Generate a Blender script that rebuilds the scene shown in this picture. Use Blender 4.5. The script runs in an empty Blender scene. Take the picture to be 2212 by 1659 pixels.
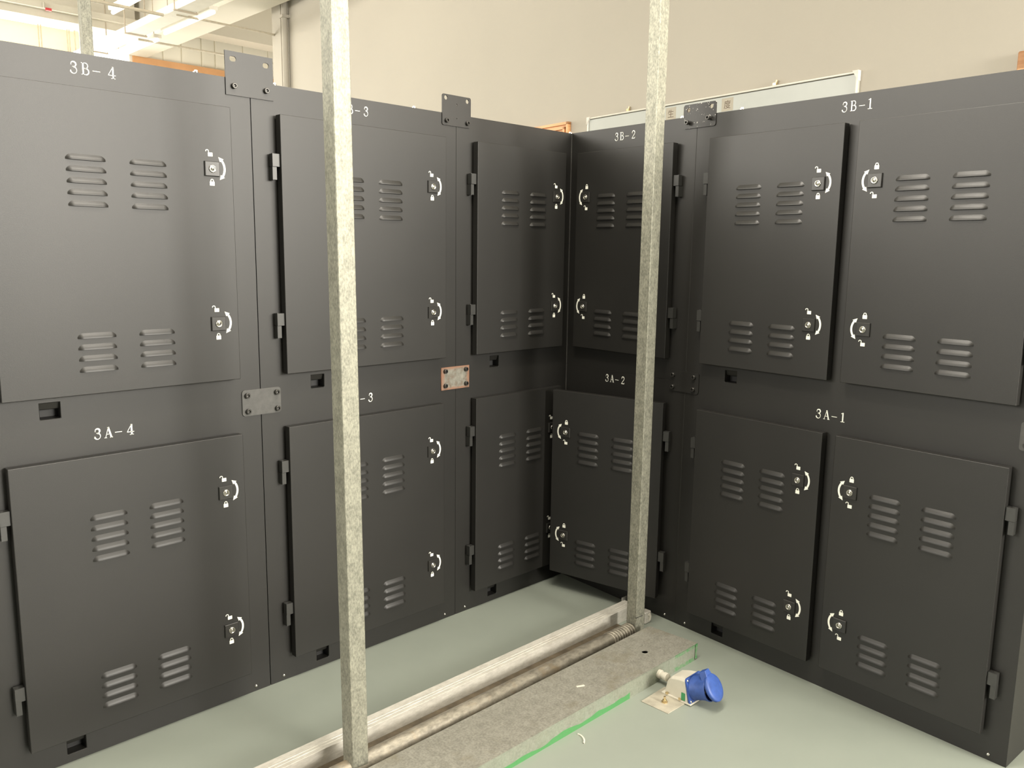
import bpy, bmesh, math, random
from mathutils import Vector, Matrix
random.seed(7)
PI = math.pi
S = bpy.context.scene
COL = S.collection
# ------------------------------------------------------------------ camera
FPX = 1791.72
cam_d = bpy.data.cameras.new('camera')
cam = bpy.data.objects.new('camera', cam_d); COL.objects.link(cam)
cam_d.sensor_fit = 'HORIZONTAL'; cam_d.sensor_width = 36.0; cam_d.lens = FPX / 2212 * 36.0
cam_d.clip_start = 0.02; cam_d.clip_end = 200
cam.location = (-2.22299, -1.98227, 1.19256)
cam.rotation_euler = (1.412853, -0.013074, -0.774654)
S.camera = cam
# ------------------------------------------------------------------ view, world
S.view_settings.view_transform = 'Standard'
S.view_settings.look = 'None'
S.view_settings.gamma = 1.0
S.view_settings.exposure = 0.0
S.view_settings.use_curve_mapping = False
W = bpy.data.worlds.new('world'); S.world = W; W.use_nodes = True
W.node_tree.nodes['Background'].inputs[0].default_value = (1.0, 0.93, 0.80, 1)
W.node_tree.nodes['Background'].inputs[1].default_value = 0.4
# ------------------------------------------------------------------ lights
def area(name, loc, aim, sx, sy, power, col=(1, .93, .82)):
    d = bpy.data.lights.new(name, 'AREA'); d.shape = 'RECTANGLE'; d.size = sx; d.size_y = sy
    d.energy = power; d.color = col
    o = bpy.data.objects.new(name, d); COL.objects.link(o); o.location = loc
    o.rotation_euler = (Vector(aim) - Vector(loc)).to_track_quat('-Z', 'Y').to_euler()
    return o
area('workshop_tube_light', (-1.1, -.85, 2.6), (-1.1, -.85, 0), 1.6, .20, 50)  # unseen overhead fill, added so the bank tops come out brighter than the feet
area('added_overhead_fill_b', (-1.25, -1.3, 2.7), (-1.25, -1.3, 0), .2, 1.2, 36)  # second unseen fill, added to lift the right bank
area('added_fill_back', (0.0, -7.5, 2.3), (0.0, 0, 2.0), 1.7, 1.4, 720, (1, .95, .86))  # added panel behind the camera for the left bank to reflect, no known window
area('added_fill_right', (1.1, -3.8, 2.2), (-1, 0, 1.5), 2.6, 1.0, 210, (1, .95, .86))  # unseen fill added to light the left bank from the right
area('added_fill_left', (-8.5, 4.9, 3.7), (0, 1.0, 3.0), 6.5, 1.4, 800, (1, .95, .86))  # added unseen panel that gives the upper right bank its sheen
area('added_fill_low_left', (-8.5, 0.0, 2.5), (0, -.6, 1.9), 5.0, 1.4, 210, (1, .95, .86))  # low side fill, added for the right bank and the doors' hinge sides
area('hall_tube_light', (0.0, 4.6, 4.3), (0.0, 4.6, 0), 3.0, 2.0, 60)
area('added_hall_uplight', (4.2, 7.8, 1.6), (4.0, 7.8, 5), 2.5, 2.0, 110)  # hidden uplight added to brighten the hall ceiling bays
area('hall_window_light', (-0.4, 9.7, 3.0), (-0.4, 0, 1.0), 4.5, 2.0, 330, (1, .97, .9))

# ------------------------------------------------------------------ frames of the two banks
ANG = -0.0767075
dR = Vector((math.sin(ANG), -math.cos(ANG), 0)); nR = Vector((-math.cos(ANG), -math.sin(ANG), 0))
ROTR = math.atan2(dR.y, dR.x)
HM, HT = 0.7970, 1.6

# ------------------------------------------------------------------ materials
def new_mat(name):
    m = bpy.data.materials.new(name); m.use_nodes = True
    nt = m.node_tree; b = nt.nodes['Principled BSDF']
    return m, nt, b
def nd(nt, t, **k):
    n = nt.nodes.new(t)
    for a, v in k.items(): setattr(n, a, v)
    return n
def ramp(nt, stops):
    r = nd(nt, 'ShaderNodeValToRGB'); e = r.color_ramp.elements
    while len(e) < len(stops): e.new(0.5)
    for i, (p, c) in enumerate(stops):
        e[i].position = p; e[i].color = c if len(c) == 4 else (*c, 1)
    return r
def noise(nt, scale, detail=4, coord='Object', rough=.6, vscale=None):
    tc = nd(nt, 'ShaderNodeTexCoord'); n = nd(nt, 'ShaderNodeTexNoise')
    n.inputs['Scale'].default_value = scale; n.inputs['Detail'].default_value = detail; n.inputs['Roughness'].default_value = rough
    if vscale:
        mp = nd(nt, 'ShaderNodeMapping'); mp.inputs['Scale'].default_value = vscale
        nt.links.new(tc.outputs[coord], mp.inputs[0]); nt.links.new(mp.outputs[0], n.inputs['Vector'])
    else: nt.links.new(tc.outputs[coord], n.inputs['Vector'])
    return n
def bump(nt, b, src, strength, dist=.001):
    bp = nd(nt, 'ShaderNodeBump'); bp.inputs['Strength'].default_value = strength; bp.inputs['Distance'].default_value = dist
    nt.links.new(src, bp.inputs['Height']); nt.links.new(bp.outputs[0], b.inputs['Normal'])
def simple(name, col, rough=.5, metal=0, var=.12, scale=30, bmp=.0, spec=.5):
    m, nt, b = new_mat(name)
    n = noise(nt, scale)
    lo = [c * (1 - var) for c in col]; hi = [min(1, c * (1 + var)) for c in col]
    r = ramp(nt, [(.3, lo), (.7, hi)]); nt.links.new(n.outputs[0], r.inputs[0]); nt.links.new(r.outputs[0], b.inputs['Base Color'])
    b.inputs['Roughness'].default_value = rough; b.inputs['Metallic'].default_value = metal
    b.inputs['Specular IOR Level'].default_value = spec
    if bmp: bump(nt, b, n.outputs[0], bmp)
    return m
def mat_cabinet():
    m, nt, b = new_mat('black_powder_coat')
    n = noise(nt, 900, 2); n2 = noise(nt, 3, 3)
    r = ramp(nt, [(.35, (.0085, .0080, .0068)), (.7, (.0115, .0108, .0092))]); nt.links.new(n2.outputs[0], r.inputs[0])
    nt.links.new(r.outputs[0], b.inputs['Base Color'])
    b.inputs['Roughness'].default_value = .46; b.inputs['IOR'].default_value = 1.5; b.inputs['Specular IOR Level'].default_value = .5
    bump(nt, b, n.outputs[0], .3, .0004)
    return m
def mat_galv(name, lo, hi, stain=None, scale=60, stretch=(1, 1, 1), metal=.45):
    m, nt, b = new_mat(name)
    v = noise(nt, scale, 6, vscale=stretch, rough=.75); w = noise(nt, scale * 4, 3, vscale=stretch)
    mx = nd(nt, 'ShaderNodeMath', operation='MULTIPLY_ADD'); mx.inputs[1].default_value = .45
    nt.links.new(w.outputs[0], mx.inputs[0]); 
    m2 = nd(nt, 'ShaderNodeMath', operation='MULTIPLY'); m2.inputs[1].default_value = .55
    nt.links.new(v.outputs[0], m2.inputs[0]); nt.links.new(m2.outputs[0], mx.inputs[2])
    r = ramp(nt, [(.38, lo), (.62, hi)]); nt.links.new(mx.outputs[0], r.inputs[0])
    out = r.outputs[0]
    if stain:
        sn = noise(nt, 7, 4, rough=.7); sr = ramp(nt, [(.55, (0, 0, 0)), (.68, (1, 1, 1))]); nt.links.new(sn.outputs[0], sr.inputs[0])
        mix = nd(nt, 'ShaderNodeMixRGB'); mix.inputs[2].default_value = (*stain, 1)
        m3 = nd(nt, 'ShaderNodeMath', operation='MULTIPLY'); m3.inputs[1].default_value = .55
        nt.links.new(sr.outputs[0], m3.inputs[0]); nt.links.new(m3.outputs[0], mix.inputs[0]); nt.links.new(out, mix.inputs[1]); out = mix.outputs[0]
    nt.links.new(out, b.inputs['Base Color'])
    b.inputs['Metallic'].default_value = metal; b.inputs['Roughness'].default_value = .5
    bump(nt, b, v.outputs[0], .15, .0010)
    return m
def mat_tray():
    """galvanised box channel with smears of green paint low on its long side and round its end"""
    m = mat_galv('painted_galvanised_sheet', (.17, .163, .135), (.27, .262, .22), (.17, .15, .10), 45, (1, 1, 1), .3)
    nt = m.node_tree; b = nt.nodes['Principled BSDF']; src = b.inputs['Base Color'].links[0].from_socket
    tc = nd(nt, 'ShaderNodeTexCoord'); sx = nd(nt, 'ShaderNodeSeparateXYZ'); nt.links.new(tc.outputs['Object'], sx.inputs[0])
    nz = noise(nt, 22, 5, vscale=(1, 1, .3)); nz2 = noise(nt, 8, 2)
    def mth(op, a, c=None, v=None):
        q = nd(nt, 'ShaderNodeMath', operation=op)
        if isinstance(a, float): q.inputs[0].default_value = a
        else: nt.links.new(a, q.inputs[0])
        if c is not None: nt.links.new(c, q.inputs[1])
        if v is not None: q.inputs[1].default_value = v
        return q.outputs[0]
    # height limit of the stripe: wavers with noise
    lim = mth('MULTIPLY', nz2.outputs[0], v=.034); lim = mth('SUBTRACT', lim, v=.003)
    low = mth('LESS_THAN', sx.outputs['Z'], lim)
    left = mth('LESS_THAN', sx.outputs['X'], v=-.325)
    a = mth('MULTIPLY', low, left)
    right = mth('GREATER_THAN', sx.outputs['X'], v=-.115)
    edge = mth('ADD', mth('LESS_THAN', sx.outputs['Z'], v=.012), mth('ADD', mth('GREATER_THAN', sx.outputs['Z'], v=.040), mth('GREATER_THAN', sx.outputs['X'], v=-.012)))
    smf = noise(nt, 70, 5); smear = mth('MULTIPLY', mth('MAXIMUM', mth('SUBTRACT', smf.outputs[0], v=.30), v=0.0), v=2.6)
    c = mth('MULTIPLY', mth('MULTIPLY', right, edge), smear)
    front = mth('LESS_THAN', sx.outputs['Y'], v=-.001 - .0)
    # front side sits at local y = 0
    tot = mth('MINIMUM', mth('ADD', a, c), v=1.0)
    fr = mth('LESS_THAN', sx.outputs['Y'], v=.0008)
    tot = mth('MULTIPLY', tot, fr); tot = mth('MULTIPLY', tot, v=.85)
    # thin chalky overspray over the whole long side
    spray = nd(nt, 'ShaderNodeMixRGB'); spray.inputs[2].default_value = (.26, .32, .24, 1)
    sp = mth('MULTIPLY', mth('MULTIPLY', fr, nz.outputs[0]), v=.7); nt.links.new(sp, spray.inputs[0]); nt.links.new(src, spray.inputs[1])
    mix = nd(nt, 'ShaderNodeMixRGB'); mix.inputs[2].default_value = (.055, .27, .075, 1)
    nt.links.new(tot, mix.inputs[0]); nt.links.new(spray.outputs[0], mix.inputs[1]); nt.links.new(mix.outputs[0], b.inputs['Base Color'])
    return m
def mat_floor():
    m, nt, b = new_mat('grey_green_floor_paint')
    n = noise(nt, 1.3, 5); n2 = noise(nt, 26, 6, rough=.7)
    r = ramp(nt, [(.3, (.185, .205, .175)), (.7, (.215, .235, .20))]); nt.links.new(n.outputs[0], r.inputs[0])
    s = ramp(nt, [(.70, (0, 0, 0)), (.76, (1, 1, 1))]); nt.links.new(n2.outputs[0], s.inputs[0])
    mix = nd(nt, 'ShaderNodeMixRGB'); mix.inputs[2].default_value = (.48, .50, .43, 1)
    f = nd(nt, 'ShaderNodeMath', operation='MULTIPLY'); f.inputs[1].default_value = .5
    nt.links.new(s.outputs[0], f.inputs[0]); nt.links.new(f.outputs[0], mix.inputs[0]); nt.links.new(r.outputs[0], mix.inputs[1])
    nt.links.new(mix.outputs[0], b.inputs['Base Color'])
    b.inputs['Roughness'].default_value = .36; b.inputs['Specular IOR Level'].default_value = .4
    bump(nt, b, n2.outputs[0], .05, .001)
    return m
def mat_wall(name, col, bs=.12):
    m, nt, b = new_mat(name)
    n = noise(nt, 45, 5); n2 = noise(nt, .8, 2)
    r = ramp(nt, [(.3, [c * .97 for c in col]), (.7, [min(1, c * 1.02) for c in col])]); nt.links.new(n2.outputs[0], r.inputs[0])
    nt.links.new(r.outputs[0], b.inputs['Base Color']); b.inputs['Roughness'].default_value = .75
    bump(nt, b, n.outputs[0], bs, .004)
    return m
def mat_wood():
    m, nt, b = new_mat('orange_wood')
    n = noise(nt, 6, 4, vscale=(1, 1, 12)); r = ramp(nt, [(.3, (.56, .27, .11)), (.7, (.70, .38, .18))])
    nt.links.new(n.outputs[0], r.inputs[0]); nt.links.new(r.outputs[0], b.inputs['Base Color']); b.inputs['Roughness'].default_value = .5
    return m
def mat_rust():
    m, nt, b = new_mat('bare_rusty_steel')
    n = noise(nt, 55, 5); r = ramp(nt, [(.35, (.12, .085, .06)), (.5, (.15, .145, .12)), (.68, (.21, .20, .165))])
    nt.links.new(n.outputs[0], r.inputs[0])
    # rusted rim: brown towards the outline of the plate
    tc = nd(nt, 'ShaderNodeTexCoord'); sp = nd(nt, 'ShaderNodeSeparateXYZ'); nt.links.new(tc.outputs['Object'], sp.inputs[0])
    def ab(s, h, off):
        a = nd(nt, 'ShaderNodeMath', operation='SUBTRACT'); a.inputs[1].default_value = off; nt.links.new(s, a.inputs[0])
        q = nd(nt, 'ShaderNodeMath', operation='ABSOLUTE'); nt.links.new(a.outputs[0], q.inputs[0])
        d = nd(nt, 'ShaderNodeMath', operation='DIVIDE'); d.inputs[1].default_value = h; nt.links.new(q.outputs[0], d.inputs[0]); return d.outputs[0]
    mx = nd(nt, 'ShaderNodeMath', operation='MAXIMUM'); nt.links.new(ab(sp.outputs[0], .0577, 0), mx.inputs[0]); nt.links.new(ab(sp.outputs[2], .0357, 0), mx.inputs[1])
    ad = nd(nt, 'ShaderNodeMath', operation='MULTIPLY_ADD'); ad.inputs[1].default_value = .5; nt.links.new(n.outputs[0], ad.inputs[0]); nt.links.new(mx.outputs[0], ad.inputs[2])
    rr = ramp(nt, [(.0, (0, 0, 0)), (1.0, (1, 1, 1))]); 
    mr = nd(nt, 'ShaderNodeMapRange'); mr.inputs[1].default_value = .98; mr.inputs[2].default_value = 1.2; nt.links.new(ad.outputs[0], mr.inputs[0])
    mix = nd(nt, 'ShaderNodeMixRGB'); mix.inputs[2].default_value = (.20, .105, .065, 1); nt.links.new(mr.outputs[0], mix.inputs[0]); nt.links.new(r.outputs[0], mix.inputs[1])
    nt.links.new(mix.outputs[0], b.inputs['Base Color']); b.inputs['Roughness'].default_value = .6; b.inputs['Metallic'].default_value = .2
    bump(nt, b, n.outputs[0], .2)
    return m
def mat_speck():
    m = mat_cabinet(); m.name = 'chipped_black_plate'; nt = m.node_tree; b = nt.nodes['Principled BSDF']
    src = b.inputs['Base Color'].links[0].from_socket
    n = noise(nt, 170, 2); r = ramp(nt, [(.67, (0, 0, 0)), (.71, (1, 1, 1))]); nt.links.new(n.outputs[0], r.inputs[0])
    mix = nd(nt, 'ShaderNodeMixRGB'); mix.inputs[2].default_value = (.55, .52, .48, 1)
    nt.links.new(r.outputs[0], mix.inputs[0]); nt.links.new(src, mix.inputs[1]); nt.links.new(mix.outputs[0], b.inputs['Base Color'])
    return m
def mat_emit(name, col, s):
    m, nt, b = new_mat(name); b.inputs['Base Color'].default_value = (*col, 1)
    b.inputs['Emission Color'].default_value = (*col, 1); b.inputs['Emission Strength'].default_value = s
    return m
CAB = mat_cabinet(); SPECK = mat_speck(); RUST = mat_rust()
PLATE = simple('dark_plate_steel', (.050, .049, .045), .5, 0, .2, 60, .1)
BLACK = simple('black_rubber', (.012, .012, .012), .6)
HINGE = simple('hinge_black_metal', (.020, .020, .018), .42, .0, .1, 40, 0, .7)
BOLT = simple('blackened_bolt_steel', (.05, .048, .044), .33, .6, .1, 200)
CHROME = simple('bright_lock_metal', (.55, .53, .48), .22, 1, .08, 300)
LOCKP = simple('lock_plate_black', (.0115, .0108, .0092), .4, 0, .1, 100, 0, .6)
INK = simple('white_print', (.72, .72, .64), .6, 0, .02, 50)
POST = mat_galv('galvanised_post_steel', (.135, .134, .106), (.275, .272, .215), None, 60, (1, 1, .55), .25)
CHAN = mat_galv('galvanised_channel_steel', (.42, .40, .35), (.54, .52, .46), (.38, .35, .30), 40, (.35, 1, 1), .3)
PIPE = mat_galv('old_grey_pipe_steel', (.15, .135, .105), (.29, .265, .21), (.26, .18, .09), 22, (.5, 1, 1), .35)
TRAY = mat_tray()
FLOOR = mat_floor()
WALL = mat_wall('cream_wall_paint', (.375, .345, .29))
CEIL = mat_wall('cream_ceiling_paint', (.60, .565, .48), .25)
BAY = mat_wall('grey_cream_panel', (.82, .78, .66), .05)
WOOD = mat_wood()
ORANGE = simple('orange_wainscot', (.62, .33, .15), .6, 0, .08, 4)
IVORY = simple('ivory_plastic', (.50, .475, .40), .4, 0, .05, 30)
BLUE = simple('blue_plastic', (.028, .068, .25), .5, 0, .18, 60, .03)
BRASS = simple('zinc_brass', (.62, .50, .30), .3, .9, .1, 80)
BASEP = simple('stained_steel_plate', (.38, .35, .28), .55, .3, .2, 25, .1)
GREENP = simple('green_paint', (.03, .22, .08), .5)
BOARD = simple('whiteboard_surface', (.37, .385, .36), .35, 0, .04, 3)
ALU = simple('aluminium_trim', (.50, .48, .42), .4, .2, .04, 20)
CARD = simple('beige_card', (.34, .31, .245), .6, 0, .04, 20)
BROWNINK = simple('brown_lettering', (.085, .05, .03), .6)
WHITEM = simple('white_metal', (.78, .75, .68), .5, 0, .04, 10)
RED = simple('red_plastic', (.55, .04, .05), .4)
GLASSY = mat_emit('daylight_sky', (1, .98, .92), 2.2)
TUBE = mat_emit('lamp_diffuser', (1, .95, .84), 1.3)

# ------------------------------------------------------------------ mesh helpers
def finish(name, bm, mat, parent=None, loc=None, bevel=0, seg=1, smooth=False, mats=None, weld=False):
    if weld: bmesh.ops.remove_doubles(bm, verts=bm.verts, dist=1e-6)
    bmesh.ops.recalc_face_normals(bm, faces=bm.faces)
    me = bpy.data.meshes.new(name); bm.to_mesh(me); bm.free()
    for mm in (mats or [mat]): me.materials.append(mm)
    if smooth:
        for p in me.polygons: p.use_smooth = True
    o = bpy.data.objects.new(name, me); COL.objects.link(o)
    if parent: o.parent = parent
    if loc is not None: o.location = loc
    if bevel:
        mod = o.modifiers.new('bevel', 'BEVEL'); mod.width = bevel; mod.segments = seg; mod.limit_method = 'ANGLE'; mod.angle_limit = math.radians(30)
        if seg > 1:
            for p in me.polygons: p.use_smooth = True
            mod.harden_normals = True
    return o
def box(bm, x0, x1, y0, y1, z0, z1, mi=0, M=None):
    vs = [bm.verts.new(v) for v in ((x0, y0, z0), (x1, y0, z0), (x1, y1, z0), (x0, y1, z0), (x0, y0, z1), (x1, y0, z1), (x1, y1, z1), (x0, y1, z1))]
    if M is not None:
        for v in vs: v.co = M @ v.co
    for f in ((0, 3, 2, 1), (4, 5, 6, 7), (0, 1, 5, 4), (1, 2, 6, 5), (2, 3, 7, 6), (3, 0, 4, 7)):
        fc = bm.faces.new([vs[i] for i in f]); fc.material_index = mi
def prism(bm, pts, z0, z1, mi=0, axis='z'):
    def P(a, b, c): return {'z': (a, b, c), 'y': (a, c, b), 'x': (c, a, b)}[axis]
    lo = [bm.verts.new(P(a, b, z0)) for a, b in pts]; hi = [bm.verts.new(P(a, b, z1)) for a, b in pts]
    n = len(pts)
    for f in [bm.faces.new(lo[::-1]), bm.faces.new(hi)] + [bm.faces.new((lo[i], lo[(i + 1) % n], hi[(i + 1) % n], hi[i])) for i in range(n)]: f.material_index = mi
def lathe(bm, prof, M, n=24, mi=0, close=False):
    rings = []
    for r, h in prof:
        if r < 1e-7: rings.append([bm.verts.new(M @ Vector((0, 0, h)))] * n)
        else: rings.append([bm.verts.new(M @ Vector((r * math.cos(2 * PI * i / n), r * math.sin(2 * PI * i / n), h))) for i in range(n)])
    for a, b in zip(rings, rings[1:]):
        for i in range(n):
            q = []
            for v in (a[i], a[(i + 1) % n], b[(i + 1) % n], b[i]):
                if v not in q: q.append(v)
            if len(q) > 2:
                f = bm.faces.new(q); f.material_index = mi
def axisM(p, d):
    d = Vector(d).normalized(); return Matrix.Translation(p) @ d.to_track_quat('Z', 'Y').to_matrix().to_4x4()
def cyl(bm, p0, p1, r, n=16, mi=0):
    p0, p1 = Vector(p0), Vector(p1); h = (p1 - p0).length
    lathe(bm, [(0, 0), (r, 0), (r, h), (0, h)], axisM(p0, p1 - p0), n, mi)
def shape2d(loops, depth):
    """filled 2-D outline with holes, in X/Z, front at y = -depth; returns a bmesh"""
    cu = bpy.data.curves.new('c', 'CURVE'); cu.dimensions = '2D'; cu.fill_mode = 'BOTH'; cu.extrude = depth / 2
    for lp in loops:
        sp = cu.splines.new('POLY'); sp.points.add(len(lp) - 1)
        for i, (x, z) in enumerate(lp): sp.points[i].co = (x, z, 0, 1)
        sp.use_cyclic_u = True
    o = bpy.data.objects.new('c', cu); COL.objects.link(o)
    dg = bpy.context.evaluated_depsgraph_get(); me = bpy.data.meshes.new_from_object(o.evaluated_get(dg))
    bm = bmesh.new(); bm.from_mesh(me)
    for v in bm.verts: x, y, z = v.co; v.co = (x, -depth / 2 - z, y)
    bpy.data.objects.remove(o); bpy.data.curves.remove(cu); bpy.data.meshes.remove(me)
    return bm
def rrect(w, h, r, n=5, cx=0, cz=0):
    if r <= 0: return [(cx - w / 2, cz - h / 2), (cx + w / 2, cz - h / 2), (cx + w / 2, cz + h / 2), (cx - w / 2, cz + h / 2)]
    o = []
    for (sx, sz, a0) in ((1, -1, -90), (1, 1, 0), (-1, 1, 90), (-1, -1, 180)):
        for i in range(n + 1):
            a = math.radians(a0 + 90 * i / n); o.append((cx + sx * (w / 2 - r) + r * math.cos(a), cz + sz * (h / 2 - r) + r * math.sin(a)))
    return o
def circ(r, cx=0, cz=0, n=20, ex=1): return [(cx + r * ex * math.cos(2 * PI * i / n), cz + r * math.sin(2 * PI * i / n)) for i in range(n)]

def empty(name, loc, rz=0):
    o = bpy.data.objects.new(name, None); COL.objects.link(o); o.location = loc; o.rotation_euler = (0, 0, rz)
    o.empty_display_size = .1; return o
def tag(o, label, cat, group=None, kind=None):
    if label: o['label'] = label
    if cat: o['category'] = cat
    if group: o['group'] = group
    if kind: o['kind'] = kind
    return o
def struct(name, bm, m, **k):
    o = finish(name, bm, m, **k); o['kind'] = 'structure'; return o
def copy_part(src, parent, loc=None, M=None):
    c = src.copy(); COL.objects.link(c); c.parent = parent
    if M is not None: c.matrix_local = M
    elif loc is not None: c.location = loc
    return c

# ------------------------------------------------------------------ printed numbers (serif strokes)
def arc(cx, cz, rx, rz, a0, a1, n=10): return [(cx + rx * math.cos(math.radians(a0 + (a1 - a0) * i / n)), cz + rz * math.sin(math.radians(a0 + (a1 - a0) * i / n))) for i in range(n + 1)]
T, M_, K = .045, .10, .13    # thin, middle, thick stroke (of a cell one unit high)
GL = {
 '3': [(arc(.33, .76, .20, .20, 165, -90, 14), T, K), (arc(.32, .27, .25, .28, 90, -165, 16), K, T), ([(.24, .555), (.36, .55)], T, T), ([(.11, .74), (.17, .74)], .09, .09), ([(.05, .20), (.13, .20)], .10, .10)],
 'B': [([(.16, 0), (.16, 1)], K, K), ([(.02, .02), (.38, .02)], T, T), ([(.02, .98), (.36, .98)], T, T), ([(.16, .54), (.38, .54)], T, T), (arc(.36, .76, .19, .22, 90, -90, 10), T * 1.6, T * 1.6), (arc(.37, .28, .24, .26, 90, -90, 12), M_, M_)],
 'A': [([(.08, .0), (.36, 1)], T, T), ([(.34, 1), (.60, 0)], K, K), ([(.16, .34), (.52, .34)], T, T), ([(-.02, .02), (.20, .02)], T, T), ([(.46, .02), (.72, .02)], T, T)],
 '-': [([(.0, .42), (.62, .42)], .055, .055)],
 '4': [([(.44, 0), (.44, 1)], K, K), ([(.44, .98), (.03, .28)], T, T), ([(.02, .28), (.66, .28)], T * 1.2, T * 1.2), ([(.26, .02), (.62, .02)], T, T)],
 '2': [(arc(.31, .74, .23, .24, 170, -35, 14), T, K), ([(.50, .60), (.06, .06)], M_, T), ([(.05, .05), (.54, .05)], M_, M_), ([(.54, .05), (.58, .22)], T, T), ([(.08, .73), (.15, .73)], .09, .09)],
 '1': [([(.32, 0), (.32, 1)], K, K), ([(.32, .97), (.13, .88)], T * 1.4, T * 1.4), ([(.10, .02), (.54, .02)], T * 1.2, T * 1.2)],
}
def stroke(bm, pts, w0, w1, ox, oz, s, y=-.0004, sx=1.0):
    n = len(pts); prev = None
    P = [(ox + x * s * sx, oz + z * s) for x, z in pts]
    for i, (x, z) in enumerate(P):
        a = P[max(i - 1, 0)]; b = P[min(i + 1, n - 1)]; dx, dz = b[0] - a[0], b[1] - a[1]; L = math.hypot(dx, dz) or 1
        t = i / (n - 1); w = (w0 + (w1 - w0) * math.sin(t * PI) if w0 != w1 and n > 3 else w0 + (w1 - w0) * t) * s / 2
        px, pz = -dz / L * w, dx / L * w
        cur = (bm.verts.new((x + px, y, z + pz)), bm.verts.new((x - px, y, z - pz)))
        if prev: bm.faces.new((prev[0], prev[1], cur[1], cur[0]))
        prev = cur
def number(parent, text, x, zc, M=None, bold=.8, gap4=0.0):
    bm = bmesh.new(); h = .0250; pitch = .0232
    for i, ch in enumerate(text):
        ox = x + i * pitch + (gap4 if i == 3 else 0)
        for pts, w0, w1 in GL[ch]: stroke(bm, pts, w0 * bold, w1 * bold, ox, zc - h / 2, h)
    o = finish('number_label', bm, INK, parent); o['label'] = 'white printed number ' + text
    return o

# ------------------------------------------------------------------ door kit (built once, copied)
def louver_mesh(n, w, pitch):
    """n pressed louvres below one another: each rises from the sheet towards its open lower edge"""
    bm = bmesh.new(); hh, out = .0122, .0056
    for k in range(n):
        z1 = -k * pitch + hh / 2; z0 = z1 - hh; xs = [-w / 2, -w / 2 + .003, -w / 2 + .007, -w / 2 + .012, w / 2 - .012, w / 2 - .007, w / 2 - .003, w / 2]
        fac = [0, .45, .85, 1, 1, .85, .45, 0]; rows = []
        NT = 6
        for x, f in zip(xs, fac):
            col = []
            for j in range(NT + 1):
                t = j / NT                         # 0 top (on the sheet) .. 1 open lower edge
                ztop = z0 + (z1 - z0) * (.35 + .65 * f) if f < 1 else z1
                col.append(bm.verts.new((x, -out * f * math.sin(t * PI / 2) ** 1.1 - .0001, ztop + (z0 - ztop) * t)))
            rows.append(col)
        for a, b in zip(rows, rows[1:]):
            for j in range(NT):
                f_ = bm.faces.new((a[j], a[j + 1], b[j + 1], b[j])); f_.smooth = True
        # dark open mouth underneath
        mv = [bm.verts.new((c[-1].co.x, c[-1].co.y * .86, c[-1].co.z + .0009)) for c in rows]
        bk = [bm.verts.new((c[-1].co.x, .0, c[-1].co.z + .0009)) for c in rows]
        for i in range(len(rows) - 1):
            f_ = bm.faces.new((mv[i], mv[i + 1], bk[i + 1], bk[i])); f_.material_index = 1
    bmesh.ops.recalc_face_normals(bm, faces=bm.faces)
    me = bpy.data.meshes.new('vent_louvers'); bm.to_mesh(me); bm.free(); me.materials.append(CAB); me.materials.append(BLACK)
    return me
LOUV = {(5, 'w'): louver_mesh(5, .0815, .0243), (4, 'w'): louver_mesh(4, .0815, .0248), (5, 'n'): louver_mesh(5, .0775, .0243), (4, 'n'): louver_mesh(4, .0775, .0248)}
def mesh_of(name, bm, mats, smooth=False, recalc=True):
    if recalc: bmesh.ops.recalc_face_normals(bm, faces=bm.faces)
    me = bpy.data.meshes.new(name); bm.to_mesh(me); bm.free()
    for m in mats: me.materials.append(m)
    if smooth:
        for p in me.polygons: p.use_smooth = True
    return me
bm = bmesh.new()
v = [(-.0180, .0172), (.0180, .0172), (.0180, -.0172), (-.0180, -.0172)]
for z0, z1, s0, s1 in ((0, -.0035, 1, 1), (-.0035, -.0050, 1, .93)):
    lo = [bm.verts.new((x * s0, z0, z * s0)) for x, z in v]; hi = [bm.verts.new((x * s1, z1, z * s1)) for x, z in v]
    for i in range(4): bm.faces.new((lo[i], lo[(i + 1) % 4], hi[(i + 1) % 4], hi[i]))
bm.faces.new(hi)
ME_LOCKPLATE = mesh_of('lock_plate', bm, [LOCKP])
bm = bmesh.new()
lathe(bm, [(.0088, 0), (.0088, .0018), (.0078, .0028), (.0062, .0028), (.0056, .0010), (.0050, .0010), (.0045, .0024), (0, .0030)], axisM((0, -.0048, 0), (0, -1, 0)), 28)
box(bm, -.0009, .0009, -.0079, -.0070, -.0034, .0034)
ME_CYL = mesh_of('lock_cylinder', bm, [CHROME], True)
def shackle(cx, cz, r, t, leg, a0=0, a1=180):
    out = arc(cx, cz, r, r, a0, a1, 12); inn = arc(cx, cz, r - t, r - t, a1, a0, 12)
    return out, inn
def me_sym(loops_list, name):
    bmA = bmesh.new()
    for loops in loops_list:
        b = shape2d(loops, .0003); me = bpy.data.meshes.new('t'); b.to_mesh(me); b.free(); bmA.from_mesh(me); bpy.data.meshes.remove(me)
    return mesh_of(name, bmA, [INK])
def closed_loops():
    o, i = arc(0, .0032, .0043, .0046, 0, 180, 12), arc(0, .0032, .0024, .0027, 180, 0, 12)
    sh = [(.0043, .0)] + o + [(-.0043, .0), (-.0024, .0)] + i + [(.0024, .0)]
    return [[rrect(.0118, .0096, .0008, 3, 0, -.0032)], [sh]]
def open_loops():
    bx = .0030; o, i = arc(-.0032, .0036, .0043, .0040, 0, 195, 12), arc(-.0032, .0036, .0025, .0022, 195, 0, 12)
    sh = [(.0011, -.0002)] + o + i + [(-.0007, -.0002)]
    return [[rrect(.0116, .0090, .0008, 3, bx + .0012, -.0038)], [sh]]
ME_CLOSED = me_sym(closed_loops(), 'closed_padlock_symbol'); ME_OPEN = me_sym(open_loops(), 'open_padlock_symbol')
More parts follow.
